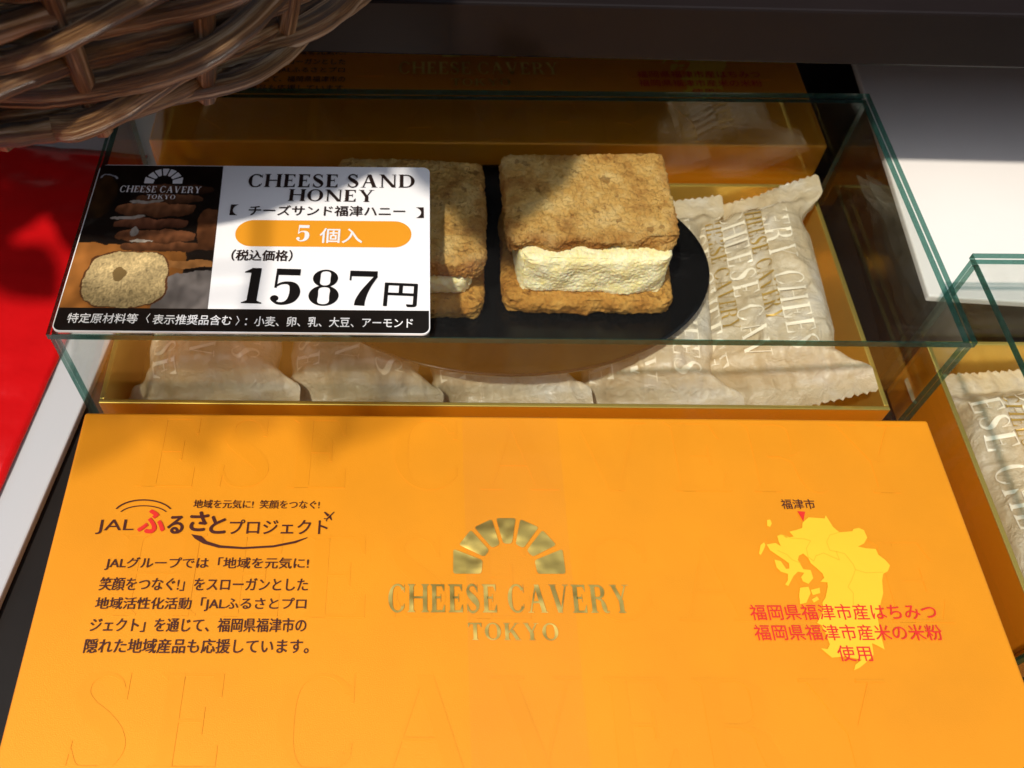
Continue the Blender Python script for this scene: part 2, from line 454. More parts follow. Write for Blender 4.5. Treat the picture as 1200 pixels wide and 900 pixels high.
def arch_polys(n=7, r0=.50, base=.06):
    """the seven rounded wedges of the arch, unit outer radius"""
    out = []
    for k in range(n):
        a0 = 180 * k / n + 2.4; a1 = 180 * (k + 1) / n - 2.4
        p = []
        for rr, aa in ((r0, a0 + 1.5), (1.0, a0), (1.0, a1), (r0, a1 - 1.5)):
            a = R(aa); p.append(Vector((rr * math.cos(a), rr * math.sin(a) * .98 + base, 0)))
        if k == 0: p[0].y = p[1].y = 0; p[1].x = 1.0; p[2].x = .985
        if k == n - 1: p[2].y = p[3].y = 0; p[2].x = -1.0; p[1].x = -.985
        q = []                                            # rounded corners
        for i in range(4):
            a, b, c = p[i-1], p[i], p[(i+1) % 4]
            r = .05
            s, e = b + (a-b).normalized()*r, b + (c-b).normalized()*r
            for t in (0, .33, .67, 1):
                q.append(((1-t)**2*s + 2*t*(1-t)*b + t*t*e)[:2])
        out.append(q)
    return out

# ------------------------------------------------------------------ the surface and the furniture
bm = bmesh.new(); add_box(bm, -1.6, 1.6, -1.2, .62, -.05, 0)
tb = from_bm('table', bm, M_table); tb['kind'] = 'structure'

bm = bmesh.new(); add_box(bm, -5, 5, -3.2, -3.0, -1.0, 2.4)  # added unseen wall behind the camera, blocks low sky so the shelf area stays dark
sky_blocker = from_bm('wall', bm, mat('grey_sky_blocker', (.06, .056, .052), .8)); sky_blocker['kind'] = 'structure'

HG = .068                       # top of the glass cases

# shelf above, with an added unseen panel that keeps sky out of reflections
sh = empty('display_shelf', 'dark brown shelf running across above the glass case, its front edge in shadow', 'shelf', (0, .0788, .1))
sh.rotation_euler = (0, 0, R(-1.3))
from_bm('front_rail', box_bm(-1.1, 1.1, 0, .016, 0, .0172, .0008), M_dark, sh)
from_bm('shelf_board', box_bm(-1.1, 1.1, .0165, .190, .0, .0168, .0005), M_shelf_top, sh)
bm = bmesh.new(); add_box(bm, -1.1, 1.1, .465, .48, -.0995, .80)
from_bm('sky_blocking_panel', bm, M_sky_panel, sh)

# ------------------------------------------------------------------ printed lids
ZL = .037
LX0, LX1, LYB, LD = -.1240, .1258, -.0050, .1004
def gift_box(label, loc=(0, 0, 0)):
    r = empty('gift_box', label, 'gift box', (0, 0, 0), 'closed orange gift boxes')
    from_bm('lid', box_bm(LX0, LX1, LYB-LD, LYB, .006, ZL, .0009, 3), M_orange, r)
    from_bm('base', box_bm(LX0+.0018, LX1-.0018, LYB-LD+.0018, LYB-.0018, .0003, .0058), M_orange_dark, r)
    z = ZL + .00030
    # foil stamp
    fr = frame_px(531, 672.5, 663, 672.5, 67.5, z, 2.0)
    me = polys_mesh([[(x + 1, y) for x, y in q] for q in arch_polys()], lambda a, b: fr(a, b / 1.06))
    link('foil_arch', me, M_foil, r)
    a = serif_px('t', 'CHEESE CAVERY', 454, 717.5, 741, 718.5, 33, z, M_foil, r, .07, .36, .02)
    b = serif_px('t', 'TOKYO', 548, 750, 656, 750.5, 20, z, M_foil, r, .10, bold=.025)
    join_into('foil_lettering', [a, b], r, M_foil)
    # project emblem top left
    o = [font_px('t', 'JAL', 111, 626, 155, 625.5, 17, z, M_ink, r, .0),
         font_px('t', 'る', 195, 625, 213, 625, 20, z, M_ink, r, .035),
         font_px('t', 'さ', 221, 622, 242, 622, 22, z, M_ink, r, .035),
         font_px('t', 'と', 245, 625, 263, 625, 20, z, M_ink, r, .035),
         font_px('t', 'プロジェクト', 268, 626, 383, 626, 17, z, M_ink, r, .012)]
    arcs = []
    for cx_, cy_, rx, ry, wd in ((168, 604, 36, 19, 1.6), (168, 605, 30, 13, 1.2)):
        pr = None
        for i in range(15):
            a_ = R(205 + 130 * i / 14); p0 = (cx_ + rx*math.cos(a_), cy_ + ry*math.sin(a_)); p1 = (cx_ + (rx-wd)*math.cos(a_), cy_ + (ry-wd)*math.sin(a_))
            if pr: arcs.append([pr[0], p0, p1, pr[1]])
            pr = (p0, p1)
    sw = [(224, 626), (236, 628), (242, 634), (258, 639), (285, 641), (320, 639), (345, 634), (360, 629.5)]
    sw2 = [(360, 630.5), (346, 636.5), (320, 641.5), (285, 643.5), (256, 642), (238, 637), (228, 631)]
    arcs.append(sw + sw2)
    pl = lambda pts: [(386 + .74*x, 604.0 + .74*y) for x, y in pts]
    arcs += [pl([(7, -6), (8, -5), (-4, 7), (-6, 6)]), pl([(0, -1), (-7, -6), (-9, -5), (-3, 2)]), pl([(2, 0), (4, 7), (3, 8), (-1, 3)]), pl([(-4, 5), (-9, 4), (-8, 6)]), pl([(-4, 6), (-4, 10), (-6, 8)])]
    o.append(poly_px('t', arcs, z, M_ink, r))
    o.append(font_px('t', '地域を元気に!  笑顔をつなぐ!', 226, 595.5, 374, 596.5, 10, z, M_ink, r, .01))
    join_into('printed_emblem', o, r, M_ink)
    font_px('red_character', 'ふ', 161, 624, 191, 624, 26, z, M_red_ink, r, .045)
    rows = [('JALグループでは「地域を元気に!', 122, 361, 668, 668.5, 14), ('笑顔をつなぐ!」をスローガンとした', 115, 360, 692, 693, 14.5),
            ('地域活性化活動「JALふるさとプロ', 110, 358, 716, 716.5, 15), ('ジェクト」を通じて、福岡県福津市の', 104, 358, 740.5, 741, 15.5), ('隠れた地域産品も応援しています。', 97, 361, 765.5, 766, 16)]
    o = [font_px('t', s, x0, y0, x1, y1, h + 1, z, M_ink, r, .012) for s, x0, x1, y0, y1, h in rows]
    join_into('printed_paragraph', o, r, M_ink)
    # map
    c = lambda pts: [(840 + x / 4, 570 + y / 4) for x, y in pts]
    ky = [(430,145),(505,150),(510,135),(520,150),(545,190),(575,215),(635,210),(640,200),(665,194),(690,205),(705,240),(690,268),(662,282),(700,290),(745,293),(757,320),(790,345),(812,370),(802,397),(780,410),(775,440),(780,500),(765,560),(755,620),(765,680),(787,765),(750,745),(728,735),(735,790),(700,825),(670,850),(643,862),(650,835),(680,812),(600,797),(540,803),(518,785),(486,758),(520,762),(530,740),(510,690),(490,650),(470,640),(500,580),(495,545),(510,520),(520,470),(518,450),(485,447),(503,428),(495,408),(470,385),(440,360),(428,335),(405,315),(385,325),(380,345),(395,370),(405,388),(440,392),(452,430),(430,457),(403,445),(395,425),(410,405),(380,400),(360,420),(335,467),(320,460),(333,440),(333,410),(300,400),(280,380),(270,343),(300,350),(325,387),(340,385),(338,360),(310,340),(280,320),(250,300),(233,272),(275,265),(300,280),(290,258),(283,232),(303,225),(325,240),(360,235),(340,212),(370,205),(400,195),(402,170)]
    isl = [[(235,158),(250,155),(258,172),(250,190),(236,185)], [(205,275),(222,262),(228,275),(218,300),(206,322),(198,315)], [(390,475),(430,470),(440,500),(420,545),(390,552),(386,510)], [(440,485),(482,475),(485,500),(450,510)], [(445,530),(470,515),(480,530),(455,545)]]
    poly_px('printed_map', [c(ky)] + [c(q) for q in isl], z, M_yellow_ink, r)
    lines = [[(300,225),(350,242),(410,246),(440,255),(420,290),(428,330),(455,350)], [(455,350),(465,325),(500,312),(530,325),(575,345),(560,305),(600,315),(640,365),(650,390),(700,405),(780,402)], [(575,215),(530,228),(515,260),(530,300),(560,305)], [(650,390),(632,440),(615,470),(640,500),(640,560)], [(285,300),(330,320),(355,345),(395,360)]]
    qs = []
    for ln in lines:
        for (ax, ay), (bx, by) in zip(ln, ln[1:]):
            d = math.hypot(bx-ax, by-ay); nx, ny = -(by-ay)/d*1.8, (bx-ax)/d*1.8
            qs.append(c([(ax+nx, ay+ny), (bx+nx, by+ny), (bx-nx, by-ny), (ax-nx, ay-ny)]))
    poly_px('map_border_lines', qs, z + .00005, M_line_ink, r)
    font_px('map_caption', '福津市', 917, 596.5, 956.5, 596.5, 11.5, z, M_ink, r, .012)
    poly_px('map_marker', [(934.5, 599), (943.5, 599.5), (941.5, 611)], z + .00008, M_red_ink, r)
    rows = [('福岡県福津市産はちみつ', 881, 1100, 727, 726, 18.5), ('福岡県福津市産米の米粉', 886, 1107, 750.5, 750.5, 18.5), ('使用', 984, 1024, 775, 775, 18.5)]
    o = [font_px('t', s, x0, y0, x1, y1, h, z + .0001, M_red_ink, r, .008) for s, x0, x1, y0, y1, h in rows]
    join_into('printed_origin_note', o, r, M_red_ink)
    # large blind-embossed lettering, raised a hair above the paper
    bm = bmesh.new()
    H = .0236
    for row, (yb, xs, s) in enumerate(((-.1068, -.2065, 'CHEESE CAVERY'), (-.0690, -.1300, 'CHEESE CAVERY'), (-.0315, -.1800, 'CHEESE CAVERY'))):
        x = xs; Hh = H
        for ch in s:
            if ch == ' ': x += .30*Hh; continue
            wd, ps = G[ch]
            if LX0 + .003 < x and x + wd*Hh < LX1 - .002:
                k = 0; last = set()
                for q in ps:
                    if len(last & set(q)) < 2: k += 1
                    last = set(q)
                    vs = [(x + a*Hh, min(LYB - .0015, yb + .002 + b*Hh*.98)) for a, b in q]
                    if min(v[1] for v in vs) < LYB - LD + .002: vs = [(a, max(b, LYB-LD+.002)) for a, b in vs]
                    zt = ZL + (.00012 if row == 0 else .00008) + (k % 9) * 8e-6
                    cx_ = sum(v[0] for v in vs)/len(vs); cy_ = sum(v[1] for v in vs)/len(vs)
                    top = [bm.verts.new((a, b, zt)) for a, b in vs]
                    try:
                        f = bm.faces.new(top); f.normal_update()
                        if f.normal.z < 0: f.normal_flip()
                    except ValueError: pass
                    nn = len(vs)
                    for i in range(nn):
                        a, b = vs[i], vs[(i+1) % nn]
                        d = math.hypot(b[0]-a[0], b[1]-a[1]) or 1
                        bm.faces.new([top[i], top[(i+1) % nn], bm.verts.new((b[0], b[1], ZL-.0002)), bm.verts.new((a[0], a[1], ZL-.0002))])
            x += (wd + .17) * Hh
    bmesh.ops.recalc_face_normals(bm, faces=bm.faces[:])
    from_bm('embossed_lettering', bm, M_emboss, r)
    # clear tape down the middle
    me = from_py('clear_tape', [(-.0122, LYB-LD+.0008, ZL+.0006), (.0158, LYB-LD+.0008, ZL+.0006), (.0158, LYB-.0006, ZL+.0006), (-.0122, LYB-.0006, ZL+.0006),
                                (-.0122, LYB+.0002, ZL-.0008), (.0158, LYB+.0002, ZL-.0008), (-.0122, LYB+.0002, ZL-.018), (.0158, LYB+.0002, ZL-.018)],
                 [(0, 1, 2, 3), (3, 2, 5, 4), (4, 5, 7, 6)], M_tape, r)
    r.location = loc
    return r

def copy_tree(o, parent=None):
    c = o.copy(); COL.objects.link(c)
    if parent is not None: c.parent = parent
    for ch in list(o.children): copy_tree(ch, c)
    return c

main_box = gift_box('closed orange gift box in front, gold arch logo and yellow map printed on its lid')
rear_box = copy_tree(main_box)
rear_box.location = (-.0010, .2175, .003)
rear_box['label'] = 'orange gift box in the shade under the shelf, behind the glass case'
# block it stands on
rb = from_bm('riser', box_bm(-.118, .118, .116, .208, .0001, .0031), M_dark)
tag(rb, 'thin dark riser under the shaded orange gift box behind the glass case', 'riser')

# ------------------------------------------------------------------ glass display case
GX0, GX1, GY0, GY1, GT = -.1265, .1264, 0.0, .1058, .0021
def pane(name, x0, x1, y0, y1, z0, z1, parent):
    bm = box_bm(x0, x1, y0, y1, z0, z1)
    dims = (x1-x0, y1-y0, z1-z0); ax = dims.index(min(dims))
    for f in bm.faces:
        f.normal_update()
        f.material_index = 0 if abs(f.normal[ax]) > .9 else 1
    return from_bm(name, bm, [M_glass, M_glass_edge], parent)
case = empty('display_case', 'clear glass cover over the open gift box, price card on its top', 'display case', (0, 0, 0), 'glass display cases')
pane('top_pane', GX0, GX1, GY0, GY1, HG-GT, HG, case)
pane('front_pane', GX0+.0004, GX1-.0004, GY0+.0003, GY0+GT, .0006, HG-GT-.0002, case)
pane('back_pane', GX0+.0004, GX1-.0004, GY1-GT, GY1-.0003, .0006, HG-GT-.0002, case)
pane('side_pane', GX0+.0003, GX0+GT, GY0+GT+.0002, GY1-GT-.0002, .0006, HG-GT-.0002, case)
pane('side_pane', GX1-GT, GX1-.0003, GY0+GT+.0002, GY1-GT-.0002, .0006, HG-GT-.0002, case)

# ------------------------------------------------------------------ open gold-lined box
OX0, OX1, OY0, OY1, OZ = -.1236, .1203, .0030, .1028, .030
def open_box(label):
    r = empty('open_gift_box', label, 'open box', (0, 0, 0), 'open gold-lined gift boxes')
    t = .0016
    bm = bmesh.new()
    add_box(bm, OX0+t, OX1-t, OY0+t, OY1-t, .0012, .0030)
    from_bm('floor_liner', bm, M_goldboard, r)
    for nm, b in (('side_wall', (OX0, OX0+t, OY0+t, OY1-t)), ('side_wall', (OX1-t, OX1, OY0+t, OY1-t)), ('front_wall', (OX0, OX1, OY0, OY0+t-.0001)), ('back_wall', (OX0, OX1, OY1-t+.0001, OY1))):
        bm = box_bm(b[0], b[1], b[2], b[3], .0010, OZ, .0003, 2)
        for f in bm.faces:
            f.normal_update(); c = f.calc_center_median(); n = f.normal
            inward = (c.x*n.x < 0 and abs(n.x) > .8) if 'side' in nm else ((.05-c.y)*n.y > 0 and abs(n.y) > .8)
            f.material_index = 2 if n.z > .3 else (0 if inward else 1)
        from_bm(nm, bm, [M_goldboard, M_orange_dark, M_goldrim], r)
    return r
obox = open_box('open gift box with gold lining under the middle glass case, holding five wrapped cookies')

# ------------------------------------------------------------------ wrapped cookies
PL, PW, PT = .0465, .0225, .0105      # half length, half width, half thickness
def make_wrapped(label, seed, loc, rot, group='cookies wrapped in printed waxed paper'):
    r = empty('wrapped_cookie', label, 'wrapped cookie', loc, group)
    rng = random.Random(seed)
    off = Vector((seed*3.7, seed*1.3, 0))
    def dims(s):                         # s = -1..1 along the length
        e = max(0, (abs(s) - .62) / .20); e = min(e, 1); k = e*e*(3-2*e)
        return PW * (1 + .34*k - .05*math.sin(math.pi*min(1, max(0, (abs(s)-.45)/.3)))), PT * (1-k) + .00035 * k
    def surf(x, y, side):
        s = y / PL; a, b = dims(s)
        q = min(1, abs(x)/a)
        z = b * max(0, 1 - q**3.2) ** (1/2.2)
        e = min(1, max(0, (abs(s)-.35)/.3))
        wv = noise.noise(Vector((x*130, y*75, side*3)) + off) * .0010 + noise.noise(Vector((x*320, y*110, side*5)) + off) * .0004 * (1 + 1.8*e)
        rid = 1 - abs(noise.noise(Vector((x*80 + y*26, y*42 - x*16, 21)) + off))*4.5; wv += max(0, rid)*.0011; rid = 1 - abs(noise.noise(Vector((x*60 - y*60, y*70 + x*40, 27)) + off))*6; wv += max(0, rid)*.0006
        pl_ = math.sin(x*900 + 2*noise.noise(Vector((x*60, y*40, 4)) + off)) * .0007 * math.exp(-((abs(s)-.74)/.09)**2); wv += pl_
        sag = noise.noise(Vector((x*45, y*30, 9)) + off) * .0012
        return side * z + wv * min(1, z/.002 + .25) + sag
    NU, NV = 70, 150
    v, f, uv = [], [], []
    for side in (1, -1):
        base = len(v)
        for j in range(NV + 1):
            s0 = -1 + 2*j/NV
            for i in range(NU + 1):
                u = -1 + 2*i/NU
                s = s0
                if abs(s0) > .93:        # zigzag cut at both ends
                    zz = abs(((i * 26 / NU) % 1) - .5) * 2
                    s = math.copysign(abs(s0) - .028 * zz * (abs(s0) - .93) / .07, s0)
                y = s * PL
                a, b = dims(s)
                a *= 1 - .12 * max(0, .35 - abs(abs(s)-.55)) * 0
                x = u * a
                v.append((x, y, surf(x, y, side)))
        for j in range(NV):
            for i in range(NU):
                q = [base + j*(NU+1)+i, base + j*(NU+1)+i+1, base + (j+1)*(NU+1)+i+1, base + (j+1)*(NU+1)+i]
                f.append(q if side == 1 else q[::-1])
    wr = from_py('wrapper', v, f, M_wrap, r, True)
    # printing: columns of lettering that run along the packet
    for name, material, cols in (('white_lettering', M_wrap_white, ((-.0138, .0066, 'ESE CHEESE'), (.0000, .0066, 'CHEESE CAV'), (.0138, .0066, 'VERY CHEES'))), ('gold_lettering', M_wrap_gold, ((-.0066, .0042, 'CHEESE CAVERY'), (.0072, .0042, 'CHEESE CAVERY')))):
        polys = []
        for cxx, hh, s in cols:
            q, Wd = lay_text(s, .12, .5)
            sc = min(hh, .058 / Wd) if name[0] == 'g' else .064 / Wd
            sh_ = rng.uniform(-.004, .004)
            for p in q:
                polys.append([(cxx + (b-.5)*hh*1.25, .032 + sh_*.5 - a*sc) for a, b in p])
        me = polys_mesh(polys, lambda a, b: (a, b, surf(a, b, 1) + .0006), 4e-6)
        link(name, me, material, wr, False)
    # the biscuit inside shows through the paper
    r.rotation_euler = rot
    return r

pk = []
spots = [  # x, z, roll, yaw, label
    (-.0940, .0172, -8, 1, 'wrapped cookie at the left end of the open box, under the price card'),
    (-.0455, .0158, -10, -2, 'wrapped cookie second from the left, its lower end showing below the card'),
    (.0000, .0158, -10, 2, 'wrapped cookie in the middle of the open box, mostly hidden by the black plate'),
    (.0535, .0168, -17, -6, 'wrapped cookie beside the right edge of the black plate, its top end sticking up'),
    (.0905, .0222, -31, -3, 'wrapped cookie at the right end of the open box against the gold wall')]
for k, (x, z, roll, yaw, lb) in enumerate(spots):
    pk.append(make_wrapped(lb, k + 1, (x, .0530, z), (R(6 if k == 3 else 2), R(roll), R(yaw))))

# ------------------------------------------------------------------ plate and cookies
def make_plate(label, loc):
    v, f = [], []
    prof = [(.02, -.0004), (.62, -.0004), (.86, .0000), (.97, .0016), (1.0, .0022), (.995, .0012), (.86, -.0014), (.60, -.0018), (.02, -.0018)]
    n = 96; A, B = .0690, .0475
    for k, (s, z) in enumerate(prof):
        for i in range(n):
            a = 2*math.pi*i/n; v.append((A*s*math.cos(a), B*s*math.sin(a), z))
    for k in range(len(prof)-1):
        for i in range(n):
            j = (i+1) % n
            f.append((k*n+i, k*n+j, (k+1)*n+j, (k+1)*n+i)[::-1])
    f.append(list(range(n))); f.append(list(range((len(prof)-1)*n, len(prof)*n))[::-1])
    o = from_py('serving_plate', v, f, M_black, None, True)
    o.location = loc
    return tag(o, label, 'plate', 'black oval plates')
ZP = .0330
plate = make_plate('black oval plate under the two sandwich cookies inside the middle glass case', (.0035, .0585, ZP))

def rounded_slab(name, hx, hy, z0, z1, rad, seed, material, parent, n=(90, 80, 16), amp=.0007, freq=210, jag=0, corner=.008, wob=.0012):
    """dense slab with a soft plan outline, rough skin"""
    bm = bmesh.new()
    hz = (z1 - z0) / 2; zc = (z0 + z1) / 2
    def surf_grid(ax, sg, na, nb):
        g = []
        for i in range(na + 1):
            row = []
            for j in range(nb + 1):
                a, b = -1 + 2*i/na, -1 + 2*j/nb
                p = [0, 0, 0]; p[ax] = sg; p[(ax+1) % 3] = a; p[(ax+2) % 3] = b
                row.append(bm.verts.new(p))
            g.append(row)
        for i in range(na):
            for j in range(nb):
                q = [g[i][j], g[i+1][j], g[i+1][j+1], g[i][j+1]]
                bm.faces.new(q if sg > 0 else q[::-1])
    nx, ny, nz = n
    for sg in (1, -1):
        surf_grid(0, sg, ny, nz); surf_grid(1, sg, nz, nx); surf_grid(2, sg, nx, ny)
    bmesh.ops.remove_doubles(bm, verts=bm.verts[:], dist=1e-5)
    off = Vector((seed*11.3, seed*5.1, seed*2.7))
    lay = bm.verts.layers.float.new('bake')
    for vt in bm.verts:
        p = Vector((vt.co.x*hx, vt.co.y*hy, vt.co.z*hz))
        c = corner
        inner = Vector((max(-hx+c, min(hx-c, p.x)), max(-hy+c, min(hy-c, p.y)), p.z))
        d = Vector((p.x-inner.x, p.y-inner.y, 0))
        if d.length > 1e-9:                               # round the plan corners
            m_ = max(abs(d.x), abs(d.y)); d = d.normalized() * m_
        p = inner + d
        in3 = Vector((max(-hx+rad, min(hx-rad, p.x)), max(-hy+rad, min(hy-rad, p.y)), max(-hz+rad, min(hz-rad, p.z))))
        e = p - in3
        if e.length > 1e-9:
            mm = max(abs(e.x), abs(e.y), abs(e.z)); nrm = e.normalized(); p = in3 + nrm * mm
        else: nrm = Vector((0, 0, 1 if vt.co.z > 0 else -1))
        q = p * freq + off
        dsp = noise.noise(q) * amp + noise.noise(q * 2.3) * amp * .6 + noise.noise(q*5.1) * amp * .35
        cl = noise.noise(p * 60 + off)
        dsp += cl * wob
        p = p + nrm * dsp
        if jag and nrm.y < -.5: p.y += noise.noise(Vector((p.x*130, p.z*160, seed))) * jag
        ed = min(hx - abs(p.x), hy - abs(p.y))
        vt[lay] = max(0, min(1, 1 - ed/.0045)) * (.55 + .9*noise.noise(p*160 + off)) + .35*max(0, noise.noise(p*75 + off))
        vt.co = p + Vector((0, 0, zc))
    bmesh.ops.recalc_face_normals(bm, faces=bm.faces[:])
    return from_bm(name, bm, material, parent, True)

zb = ZP - .0004
ck = empty('sandwich_cookie', 'cut sandwich cookie showing its pale cheese cream, on the black plate', 'cookie', (.0290, .0625, zb), 'sandwich cookies on the plate')
b1 = rounded_slab('bottom_biscuit', .0278, .0225, .0004, .0070, .0028, 3, M_biscuit_base, ck, (150, 110, 24), .0004, 420, .0016, .006, .0009)
b1.location = (.0010, -.0035, 0)
cr = rounded_slab('cream_filling', .0240, .0180, .0066, .0228, .0022, 5, M_cream, ck, (210, 110, 100), .00026, 1000, .0015, .006, .0010)
cr.location = (.0012, -.0040, 0)
b2 = rounded_slab('top_biscuit', .0265, .0182, .0224, .0288, .0012, 8, M_biscuit, ck, (260, 190, 46), .00060, 900, .0030, .003, .0004)
b2.location = (-.0004, .0022, 0); b2.rotation_euler = (R(3), R(-1), R(1))
c2 = empty('sandwich_cookie', 'whole sandwich cookie half hidden behind the price card', 'cookie', (-.0290, .0630, zb), 'sandwich cookies on the plate')
o = rounded_slab('bottom_biscuit', .0240, .0235, .0004, .0072, .0028, 21, M_biscuit_base, c2, (120, 110, 24), .0004, 420, 0, .007, .0009); o.location = (.001, -.0060, 0)
o = rounded_slab('cream_filling', .0215, .0200, .0068, .0150, .0030, 23, M_cream, c2, (90, 90, 24), .0004, 600, 0, .006); o.location = (0, -.004, 0)
o = rounded_slab('top_biscuit', .0250, .0245, .0146, .0216, .0018, 25, M_biscuit, c2, (230, 230, 36), .00055, 850, 0, .006, .0007)
o.rotation_euler = (R(-3), 0, R(-2))

# ------------------------------------------------------------------ price card
ZC = HG + .0008
card_pts = [(62, 389), (500, 391), (505.5, 200), (111, 194)]
cw = [P(x, y, ZC) for x, y in card_pts]
CXL, CXR = -.1250, -.0222
CYB, CYT = .0006, .0665
def rrect(x0, x1, y0, y1, r, n=6):
    out = []
    for cx_, cy_, a0 in ((x1-r, y0+r, -90), (x1-r, y1-r, 0), (x0+r, y1-r, 90), (x0+r, y0+r, 180)):
        for i in range(n+1):
            a = R(a0 + 90*i/n); out.append((cx_ + r*math.cos(a), cy_ + r*math.sin(a)))
    return out
def slab(name, pts, z0, z1, material, parent=None):
    bm = bmesh.new()
    vb = [bm.verts.new((x, y, z0)) for x, y in pts]; vt = [bm.verts.new((x, y, z1)) for x, y in pts]
    bm.faces.new(vt); bm.faces.new(vb[::-1])
    for i in range(len(pts)):
        j = (i+1) % len(pts); bm.faces.new((vb[i], vb[j], vt[j], vt[i]))
    return from_bm(name, bm, material, parent)
card = slab('price_card', rrect(CXL, CXR, CYB, CYT, .0022), HG + .0002, ZC, M_card)
tag(card, 'price card with cookie picture and black lower strip, lying on the glass case', 'price card')
zc = ZC + .00008
# bottom strip (rounded lower corners)
strip_top = .0088
pts = [(CXL+.0003, strip_top), (CXL+.0003, CYB+.002)] + [(x, y) for x, y in rrect(CXL+.0003, CXR-.0003, CYB+.0003, CYT, .002)[21:28]] + [(x, y) for x, y in rrect(CXL+.0003, CXR-.0003, CYB+.0003, CYT, .002)[0:7]] + [(CXR-.0003, strip_top)]
bm = bmesh.new(); vs = [bm.verts.new((x, y, zc)) for x, y in pts]
bmesh.ops.remove_doubles(bm, verts=vs, dist=1e-7)
f = bm.faces.new(bm.verts[:]); f.normal_update()
if f.normal.z < 0: f.normal_flip()
from_bm('black_strip', bm, M_card_black, card)

# printed picture: a fine grid, one colour per point
def picture_colour(u, v):
    """u right 0..1, v up 0..1; the printed photograph of brown sandwich cookies"""
    u0, v0 = u, v
    u = u + .022*noise.noise(Vector((u0*9, v0*9, 40))) + .008*noise.noise(Vector((u0*28, v0*28, 41))); v = v + .018*noise.noise(Vector((u0*8, v0*8, 42))) + .007*noise.noise(Vector((u0*30, v0*30, 43)))
    def blob(cx_, cy_, rx, ry, p=2.0): return abs((u-cx_)/rx)**p + abs((v-cy_)/ry)**p
    g = lambda s, o=0: noise.noise(Vector((u*s, v*s, o)))
    c = np.array((.010, .007, .005)) * (1 + .5*g(6))
    d = blob(.06, .76, .13, .17)                                     # jar
    if d < 1: c = np.array((.06, .028, .008)) * (1.1 + g(14, 2)) * (1.1 - d*.6)
    d = blob(.10, .905, .07, .028)
    if .5 < d < 1 and v > .90: c = np.array((.45, .48, .55))
    if v < .43 - .05*u + .015*g(9, 3) and u < .80: c = np.array((.40, .150, .032)) * (1 + .45*g(11, 4)) * (1.0 if u < .5 else max(.12, 1.6 - 1.5*u))
    for cx_, cy_, rx, ry, col in ((.62, .82, .32, .035, (.10, .042, .02)), (.60, .745, .26, .035, (.13, .055, .025)), (.52, .665, .30, .05, (.22, .085, .035)),
                                  (.50, .565, .28, .036, (.17, .06, .028)), (.56, .475, .30, .048, (.19, .07, .028)), (.62, .40, .30, .03, (.12, .045, .018)), (.95, .53, .09, .15, (.22, .08, .03))):
        d = blob(cx_, cy_, rx, ry, 3)
        if d + .25*g(16, cx_*9) < 1: c = np.array(col) * (1 + .55*g(24, 5)) * (1 + .6*(v-cy_)/ry) * (1.15 - .7*max(0, u-.55)*2)
    for cx_, cy_, rx, ry in ((.42, .725, .14, .012), (.32, .607, .13, .013), (.40, .508, .035, .035), (.46, .44, .08, .010)):
        d = blob(cx_, cy_, rx, ry)
        if d + .4*g(22, cx_*7) < 1: c = np.array((.46, .40, .33)) * (1 + .3*g(30, 6))
    if u > .62 and v < .24 and blob(.98, .05, .42, .2) < 1: c = np.array((.16, .14, .13)) * (1 + .5*g(18, 7))
    d = blob(.80, .29, .26, .03)
    if d < 1: c = np.array((.28, .12, .035)) * (1 + .5*g(20, 8))
    d = blob(.405, .185, .29, .18, 3.4)
    if d + .12*g(10, 9) < 1.12: c = np.array((.12, .045, .015))
    if d + .10*g(12, 10) < .96:
        t = 1 + .40*g(34, 11) + .55*g(80, 12) + .18*(v0-.2)/.18
        c = np.array((.58, .43, .20)) * t * (1.08 - .18*d)
        if blob(.35, .215, .05, .045) < 1.0: c = np.array((.22, .14, .05))
    c = c * (.95 if blob(.405, .185, .295, .185, 3.4) > 1 else .92)
    c = c * (.80 + .45*noise.noise(Vector((u*5, v*6, 31))))
    return np.clip(c, .003, .85)
PXR0, PXR1 = -.0836, -.0866       # right border of the picture, bottom and top
nu, nv = 190, 240
v, f, cc = [], [], []
for j in range(nv+1):
    tv = j/nv; y = strip_top + (CYT - .0003 - strip_top)*tv
    xr = PXR0 + (PXR1-PXR0)*tv
    for i in range(nu+1):
        tu = i/nu; x = CXL + .0003 + (xr - CXL - .0003)*tu
        v.append((x, y, zc)); cc.append(picture_colour(tu, tv))
for j in range(nv):
    for i in range(nu): f.append((j*(nu+1)+i, j*(nu+1)+i+1, (j+1)*(nu+1)+i+1, (j+1)*(nu+1)+i))
M_pic = mat('printed_picture', (.5, .5, .5), .3, coat=.5)
vc = N(M_pic, 'ShaderNodeVertexColor'); vc.layer_name = 'print'
L(M_pic, vc.outputs['Color'], bsdf(M_pic).inputs['Base Color'])
pic = from_py('printed_picture', v, f, M_pic, card)
ca = pic.data.color_attributes.new('print', 'FLOAT_COLOR', 'POINT')
ca.data.foreach_set('color', np.concatenate([np.array(cc), np.ones((len(cc), 1))], 1).astype('f').ravel())

zt = zc + .00012
q = lambda x, y: (40 + x/2.4, 170 + y/2.4)
a = serif_px('t', 'CHEESE SAND', *q(599, 118), *q(1073, 120), 15.2, zt, M_card_text, card, .05, .40, .022)
b = serif_px('t', 'HONEY', *q(712, 157), *q(957, 160), 13.8, zt, M_card_text, card, .05, bold=.022)
join_into('heading_lettering', [a, b], card, M_card_text)
a = font_px('t', 'チーズサンド福津ハニー', *q(602, 198), *q(1043, 201), 12, zt, M_card_text, card, .02)
b = font_px('t', '【', *q(549, 197), *q(571, 197), 12.5, zt, M_card_text, card)
c = font_px('t', '】', *q(1074, 205), *q(1096, 205), 12.5, zt, M_card_text, card)
join_into('flavour_lettering', [a, b, c], card, M_card_text)
